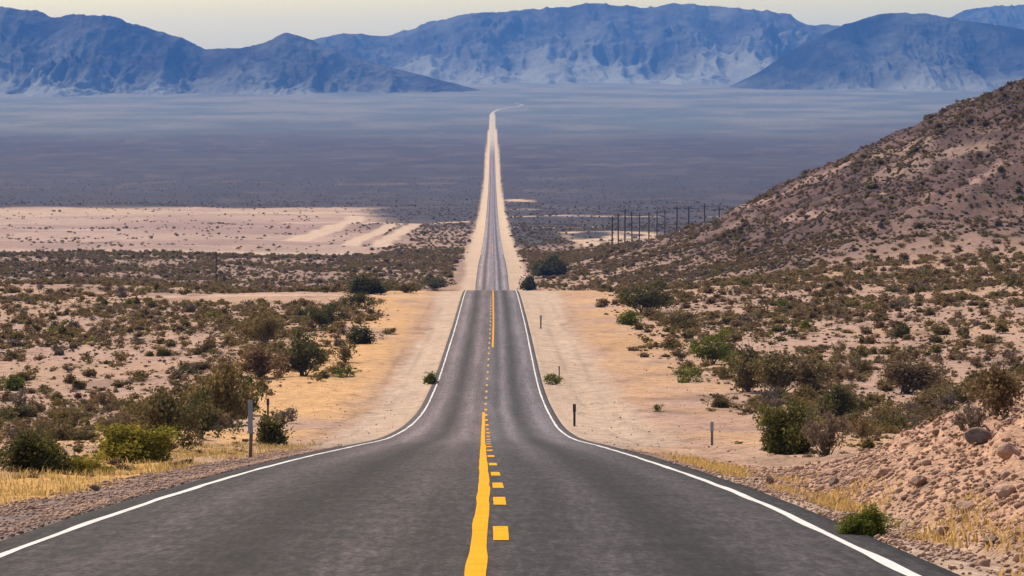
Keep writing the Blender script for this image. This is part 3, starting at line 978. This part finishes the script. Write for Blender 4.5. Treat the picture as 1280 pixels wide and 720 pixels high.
def bake_specks(sets):
    Vs, Fs, Ms, b = [], [], [], 0
    rg = np.random.default_rng(78)
    for X, Y, Z, s in sets:
        n = len(X)
        V, Fq, _, _ = proto('low', 'speck', 1)
        a = rg.uniform(0, 6.28, n); ca, sa = np.cos(a), np.sin(a)
        W = np.stack([(V[None, :, 0] * ca[:, None] - V[None, :, 1] * sa[:, None]) * s[:, None] + X[:, None],
                      (V[None, :, 0] * sa[:, None] + V[None, :, 1] * ca[:, None]) * s[:, None] + Y[:, None],
                      V[None, :, 2] * s[:, None] * .55 + Z[:, None] - .02], -1).reshape(-1, 3)
        F_ = (Fq[None] + (np.arange(n) * len(V))[:, None, None]).reshape(-1, 4) + b
        Vs.append(W); Fs.append(F_); Ms.append(np.repeat(rg.choice([1, 0, 3], n, p=[.55, .3, .15]), len(Fq))); b += len(W)
    return np.concatenate(Vs), np.concatenate(Fs), np.concatenate(Ms)


SPK = bake_specks([specks(70, 300, .55, .08, .38, 31, False), specks(300, 562, .30, .15, .5, 32, False), specks(740, 1150, .75, .3, 1.05, 33, True), specks(930, 1500, .07, .4, 1.0, 34, False)])
me = raw_mesh('dry_tufts', *SPK)
tag(link('dry_tufts', me, None, [LEAF[k] for k in KINDS]), 'small dry tufts and dead brush speckling the bare ground', 'dry brush', kind='stuff')
A = bake(mid_r, 'far'); B = bake(dot_r, 'dot')
me = raw_mesh('distant_scrub', np.concatenate([A[0], B[0]]), np.concatenate([A[1], B[1] + len(A[0])]), np.concatenate([A[2], B[2]]))
tag(link('distant_scrub', me, None, [LEAF[k] for k in KINDS]), 'dense low desert scrub dotting the far plain, the valley and the hillside', 'scrub', kind='stuff')

# ------------------------------------------------------------------ roadside grass
def grass(name, n, box, seed, hgt, label, test):
    rg = np.random.default_rng(seed)
    X = rg.uniform(box[0], box[1], n); Y = rg.uniform(box[2], box[3], n)
    k = rg.uniform(size=n) < test(X, Y)
    X, Y = X[k], Y[k]; Z = height(X, Y)
    n = len(X)
    h = hgt * rg.uniform(.4, 1.2, n); a = rg.uniform(0, 6.28, n); w = rg.uniform(.006, .014, n)
    lx, ly = rg.normal(0, .35, n) * h, rg.normal(0, .35, n) * h
    B = np.stack([X, Y, Z - .02], -1)
    sx = np.stack([np.cos(a) * w, np.sin(a) * w, 0 * a], -1)
    mid = B + np.stack([lx * .35, ly * .35, h * .6], -1); tip = B + np.stack([lx, ly, h], -1)
    V = np.stack([B - sx, B + sx, mid + sx * .7, mid - sx * .7, tip], 1).reshape(-1, 3)
    b = np.arange(n)[:, None] * 5
    me = raw_mesh(name, V, [b + np.array([[0, 1, 2, 3]]), b + np.array([[3, 2, 4]])])
    return tag(link(name, me, None, (LEAF['straw'],)), label, 'grass', kind='stuff')


def outL(X, Y): return (EDGE_L(Y) - MARG) - (X - ROAD_C(Y))
def outR(X, Y): return (X - ROAD_C(Y)) - (EDGE_R(Y) + MARG)


grass('dry_grass', 60000, (-14, -5, 40, 150), 5, .17, 'golden dry grass along the gravel shoulder',
      lambda X, Y: sstep(1.5, 2.1, outL(X, Y)) * (1 - sstep(3.0, 6, outL(X, Y))) * sstep(.35, .62, fbm(X / 1.6, Y / 5, 151, 3)) * sstep(.3, .55, fbm(X / .35, Y / .6, 152, 2)))
grass('verge_grass', 60000, (3, 8, 30, 100), 6, .12, 'golden dry grass at the foot of the rubble bank',
      lambda X, Y: sstep(.25, .5, outR(X, Y)) * (1 - sstep(.8, 1.7, outR(X, Y))) * sstep(.46, .62, fbm(X / .8, Y / 4, 153, 4)))

# ------------------------------------------------------------------ rocks
def rock_mesh(seed, sub=2):
    import bmesh
    bm = bmesh.new()
    bmesh.ops.create_icosphere(bm, subdivisions=sub, radius=.5)
    rg = np.random.default_rng(seed)
    pl = rg.normal(size=(9, 3)); pl /= np.linalg.norm(pl, axis=1)[:, None]; dd = rg.uniform(.26, .44, 9)
    for v in bm.verts:
        p = np.array(v.co)
        for nrm, d_ in zip(pl, dd):
            q = p @ nrm - d_
            if q > 0: p = p - nrm * q
        p = p * (1 + .16 * (float(fbm(p[0] * 5 + seed, p[1] * 5 + p[2] * 4, seed, 3)) - .5)) + rg.normal(0, .008, 3)
        v.co = p
    me = bpy.data.meshes.new('rock'); bm.to_mesh(me); bm.free()
    return me


ROCKS = [(1222, 552, 34, 20, 'dark', 'dark boulder lying on the rubble bank'),
         (1042, 607, 20, 13, 'dark', 'dark blocky stone in the rubble right of the verge'),
         (962, 606, 12, 15, 'dark', 'small dark stone standing on the verge edge'),
         (1208, 640, 30, 18, 'pale', 'pale pinkish boulder low on the rubble bank'),
         (1150, 608, 30, 18, 'pale', 'pale rock halfway up the rubble bank'),
         (1100, 596, 26, 15, 'pale', 'pale flat rock near the left end of the rubble bank'),
         (1256, 622, 34, 20, 'pale', 'big pale boulder at the picture edge of the rubble bank'),
         (1240, 682, 26, 15, 'dark', 'brown stone at the bottom of the rubble bank'),
         (1180, 668, 24, 14, 'pale', 'pale stone among grass under the rubble bank'),
         (1262, 572, 36, 22, 'pale', 'pale boulder high on the bank below the brown bush'),
         (1070, 510, 26, 9, 'dark', 'flat dark stone on the plain beside the dark green bush'),
         (118, 612, 14, 7, 'dark', 'small dark stone on the left gravel shoulder below the yellow bush')]
for i, (px, by, wp, hp, k, lab) in enumerate(ROCKS):
    X, Y, Z = ground_hit(px, by)
    me = rock_mesh(300 + i, 3); me.materials.append(M_ROCK_D if k == 'dark' else M_ROCK)
    o = bpy.data.objects.new('boulder' if wp > 25 else 'stone', me); COL.objects.link(o)
    s = Y / F
    o.location = (X, Y, Z + hp * s * .28); o.scale = (wp * s * 1.05, wp * s * .9, hp * s * 1.15); o.rotation_euler = (random.uniform(-.2, .2), random.uniform(-.2, .2), random.uniform(0, 6))
    tag(o, lab, 'rock')

# loose stones of the bank and the verges
def rubble():
    base = []
    for k in range(6):
        me = rock_mesh(400 + k, 1)
        V = np.array([v.co[:] for v in me.vertices]); Fq = np.array([p.vertices[:] for p in me.polygons]); base.append((V, Fq))
        bpy.data.meshes.remove(me)
    rg = np.random.default_rng(9)
    n = 110000
    X = rg.uniform(3.6, 14, n); Y = rg.uniform(28, 100, n)
    k = (rg.uniform(size=n) < sstep(.5, 1.5, outR(X, Y)) * (1 - sstep(58, 95, Y)) * (.25 + .75 * fbm(X / 1.2, Y / 2, 161, 3)))
    X1, Y1 = X[k], Y[k]; s1 = .025 + .26 * rg.beta(1, 9, len(X1))
    n = 9000
    X = rg.uniform(-30, 34, n); Y = rg.uniform(32, 330, n)
    o = np.maximum(outL(X, Y), outR(X, Y))
    k = (rg.uniform(size=n) < sstep(.15, .8, o) * .8)
    X2, Y2 = X[k], Y[k]; s2 = .03 + .22 * rg.beta(1, 6, len(X2))
    n = 26000
    Y = rg.uniform(32, 120, n); ol = rg.uniform(.03, 2.2, n); X = ROAD_C(Y) + EDGE_L(Y) - MARG - ol
    k = rg.uniform(size=n) < (.35 + .65 * sstep(.4, .6, fbm(X / .8, Y / 2.5, 163, 3)))
    X3, Y3 = X[k], Y[k]
    Y = rg.uniform(30, 110, 9000); ol = .03 + 1.3 * rg.uniform(size=9000) ** 1.5; X = ROAD_C(Y) + EDGE_R(Y) + MARG + ol
    k = rg.uniform(size=9000) < (.2 + .8 * sstep(.42, .6, fbm(X / .7, Y / 3, 164, 3)))
    X3, Y3 = np.concatenate([X3, X[k]]), np.concatenate([Y3, Y[k]]); s3 = .025 + .10 * rg.beta(1, 5, len(X3))
    X, Y, s = np.concatenate([X1, X2, X3]), np.concatenate([Y1, Y2, Y3]), np.concatenate([s1, s2, s3])
    Z = height(X, Y)
    Vs, Fs, b = [], [], 0
    for i in range(len(X)):
        V, Fq = base[i % 6]
        a = rg.uniform(0, 6.28); ca, sa = math.cos(a), math.sin(a)
        W = np.stack([V[:, 0] * ca - V[:, 1] * sa, V[:, 0] * sa + V[:, 1] * ca, V[:, 2] * .72], -1) * s[i] + np.array([X[i], Y[i], Z[i] + s[i] * .12])
        Vs.append(W); Fs.append(Fq + b); b += len(V)
    return np.concatenate(Vs), np.concatenate(Fs)


me = raw_mesh('rubble', *rubble())
tag(link('rubble', me, None, (M_ROCK,)), 'loose pinkish stones strewn over the bank and verges', 'rubble', kind='stuff')

# ------------------------------------------------------------------ posts and poles
def empty(name, loc, rz=0.0):
    e = bpy.data.objects.new(name, None); COL.objects.link(e)
    e.location = loc; e.rotation_euler = (0, 0, rz); e.empty_display_size = .3
    return e


# the weathered post with a grey sheet, left
X, Y, Z = ground_hit(313, 573)
s = Y / F
e = empty('marker_post', (X, Y, Z), .1)
b = MB(); b.box((0, 0, 16 * s - .15), (.085, .085, 44 * s + .3), .012); b.build('post', M_WOOD, e).rotation_euler = (0, R(2), 0)
b = MB(); b.box((.0, -.052, 52 * s), (.115, .012, 42 * s), .004); pl_ = b.build('marker_plate', M_PLATE, e)
b = MB()
for zz in (38, 66): b.ring((0, -.056, zz * s), (0, -.068, zz * s), .012, .01, 6)
b.build('bolt', M_STEEL, pl_)
tag(e, 'weathered wooden marker post with a grey plate on the left verge', 'marker post')


def delineator(px, by, hp, wp, lab, plate_m, steel_m, plate_frac=.3):
    X, Y, Z = ground_hit(px, by)
    s = Y / F
    h, w = hp * s, wp * s
    e = empty('delineator_post', (X, Y, Z), random.uniform(-.15, .15))
    b = MB(); b.box((-w * .28, 0, h / 2 - .1), (w * .16, .03, h + .2), 0); b.box((w * .28, 0, h / 2 - .1), (w * .16, .03, h + .2), 0); b.box((0, .012, h / 2 - .1), (w * .42, .006, h + .2), 0)
    b.build('post', steel_m, e)
    b = MB(); b.box((0, -.022, h * (1 - plate_frac / 2)), (w, .01, h * plate_frac), .002); b.build('reflector', plate_m, e)
    return tag(e, lab, 'delineator')


delineator(335, 527, 29, 3.6, 'thin roadside post with a dark head behind the small round dark bush', M_RUST, M_WOOD, .3)
delineator(718, 533, 28, 4.0, 'dark roadside post on the pale shoulder right of the road bend', M_RUST, M_RUST, .35)
delineator(676, 411, 17, 2.6, 'farther thin roadside post right of the asphalt below the crest', M_PLATE, M_STEEL, .3)
delineator(890, 556, 29, 4.2, 'pale grey roadside post on bare sand left of the large green creosote', M_PLATE, M_STEEL, .4)
delineator(699, 478, 20, 2.0, 'slim pale roadside stake beside the green weed on the right shoulder', M_STEEL, M_WOOD, .2)


def make_pole():
    e = empty('utility_pole', (0, 0, 0))
    b = MB(); b.ring((0, 0, -1), (0, 0, 10.2), .22, .17, 10); b.build('pole', M_POLEWOOD, e)
    b = MB(); b.box((0, -.17, 9.5), (2.6, .11, .14), .02); a = b.build('cross_arm', M_POLEWOOD, e)
    b = MB(); b.ring((-.62, -.12, 9.45), (-.05, -.12, 8.85), .025, .025, 6); b.ring((.62, -.12, 9.45), (.05, -.12, 8.85), .025, .025, 6); b.build('brace', M_RUST, e)
    for x in (-1.2, -.5, .5, 1.2):
        b = MB(); b.ring((x, -.17, 9.57), (x, -.17, 9.72), .03, .03, 6); b.ring((x, -.17, 9.70), (x, -.17, 9.84), .07, .045, 8)
        b.build('insulator', M_INSUL, a)
    return e


def copy_tree(o, parent=None):
    c = o.copy(); COL.objects.link(c)
    if parent is not None: c.parent = parent
    for ch in [k for k in SC.objects if k.parent == o]: copy_tree(ch, c)
    return c


ORD = ['first', 'second', 'third', 'fourth', 'fifth', 'sixth', 'seventh', 'eighth', 'ninth', 'tenth', 'eleventh', 'twelfth']
P0 = make_pole()
polepx = [(765, 1410), (773, 1470), (781, 1530), (790, 1590), (799, 1650), (811, 1720), (821, 1790), (831, 1860), (846, 1520), (861, 1500), (881, 1510), (899, 1490)]
plist = []
for i, (px, yy) in enumerate(polepx):
    o = P0 if i == 0 else copy_tree(P0)
    plist.append(o)
    x = ray(px, 300)[0] * yy
    o.scale = (1.25, 1.25, 1.32)
    o.location = (x, yy, float(height(x, yy))); o.rotation_euler = (0, random.uniform(-.015, .015), .12 + random.uniform(-.1, .1))
    tag(o, f'dark utility pole, {ORD[i]} from the left in the row beyond the hill foot', 'utility pole', 'utility poles beyond the hill foot')
o = copy_tree(P0)
x = ray(270, 372)[0] * 905
o.scale = (.75, .75, .95)
o.location = (x, 905, float(height(x, 905))); o.rotation_euler = (0, .01, -.2)
tag(o, 'lone utility pole standing in the dark scrub left of the road', 'utility pole')
if 'group' in o: del o['group']

# ------------------------------------------------------------------ air, sky, sun
m, t, out = nt('haze_air')
pv = N(t, 'ShaderNodeVolumePrincipled')
pv.inputs['Color'].default_value = (.082, .27, .88, 1)
pv.inputs['Absorption Color'].default_value = (.7, .7, .8, 1)
pv.inputs['Density'].default_value = 4.7e-5
pv.inputs['Density Attribute'].default_value = ''
pv.inputs['Anisotropy'].default_value = 0.1
t.links.new(pv.outputs[0], out.inputs['Volume'])
b = MB()
zlo, zhi = float(GZ.min()) - 1.0, 420.0
b.box((0, 16000, (zlo + zhi) / 2), (36000, 33000, zhi - zlo))
hz = tag(b.build('haze', m), kind='stuff')
hz['label'] = 'thin blue desert haze filling the valley'

SUN_EL, SUN_AZ = R(47), R(-32)           # azimuth from straight ahead, negative = to the left
dirv = Vector((math.sin(SUN_AZ) * math.cos(SUN_EL), math.cos(SUN_AZ) * math.cos(SUN_EL), math.sin(SUN_EL)))
sl = bpy.data.lights.new('sun', 'SUN'); so = bpy.data.objects.new('sun', sl); COL.objects.link(so)
so.rotation_euler = dirv.to_track_quat('Z', 'Y').to_euler()
sl.energy = 3.8; sl.angle = R(.5); sl.color = (1, .89, .74)
w = bpy.data.worlds.new('World'); SC.world = w; w.use_nodes = True
t = w.node_tree; t.nodes.clear()
wo = t.nodes.new('ShaderNodeOutputWorld'); bg = t.nodes.new('ShaderNodeBackground'); sk = t.nodes.new('ShaderNodeTexSky')
sk.sky_type = 'NISHITA'; sk.sun_disc = False
sk.sun_elevation = SUN_EL; sk.sun_rotation = SUN_AZ
sk.altitude = 600; sk.air_density = 1.0; sk.dust_density = 6.0; sk.ozone_density = 1.0
bg.inputs['Strength'].default_value = .115
gm = t.nodes.new('ShaderNodeNewGeometry'); sp = t.nodes.new('ShaderNodeSeparateXYZ')
t.links.new(gm.outputs['Incoming'], sp.inputs[0])
ab = N(t, 'ShaderNodeMath', operation='ABSOLUTE'); t.links.new(sp.outputs['Z'], ab.inputs[0])
band = ramp(t, ab.outputs[0], (0, (2.22, 2.58, 2.2)), (.06, (1.65, 1.82, 1.4)), (.4, (1, .96, 1.04)))     # dusty warm band low in the sky
t.links.new(mul(t, sk.outputs[0], band), bg.inputs['Color']); t.links.new(bg.outputs[0], wo.inputs['Surface'])

SC.view_settings.view_transform = 'Standard'
SC.view_settings.look = 'None'
SC.view_settings.exposure = 0.3
SC.view_settings.gamma = 1.0
SC.view_settings.use_curve_mapping = False
SC.render.engine = 'CYCLES'
SC.cycles.max_bounces = 5
SC.cycles.diffuse_bounces = 2
SC.cycles.volume_bounces = 0
SC.cycles.use_denoising = True
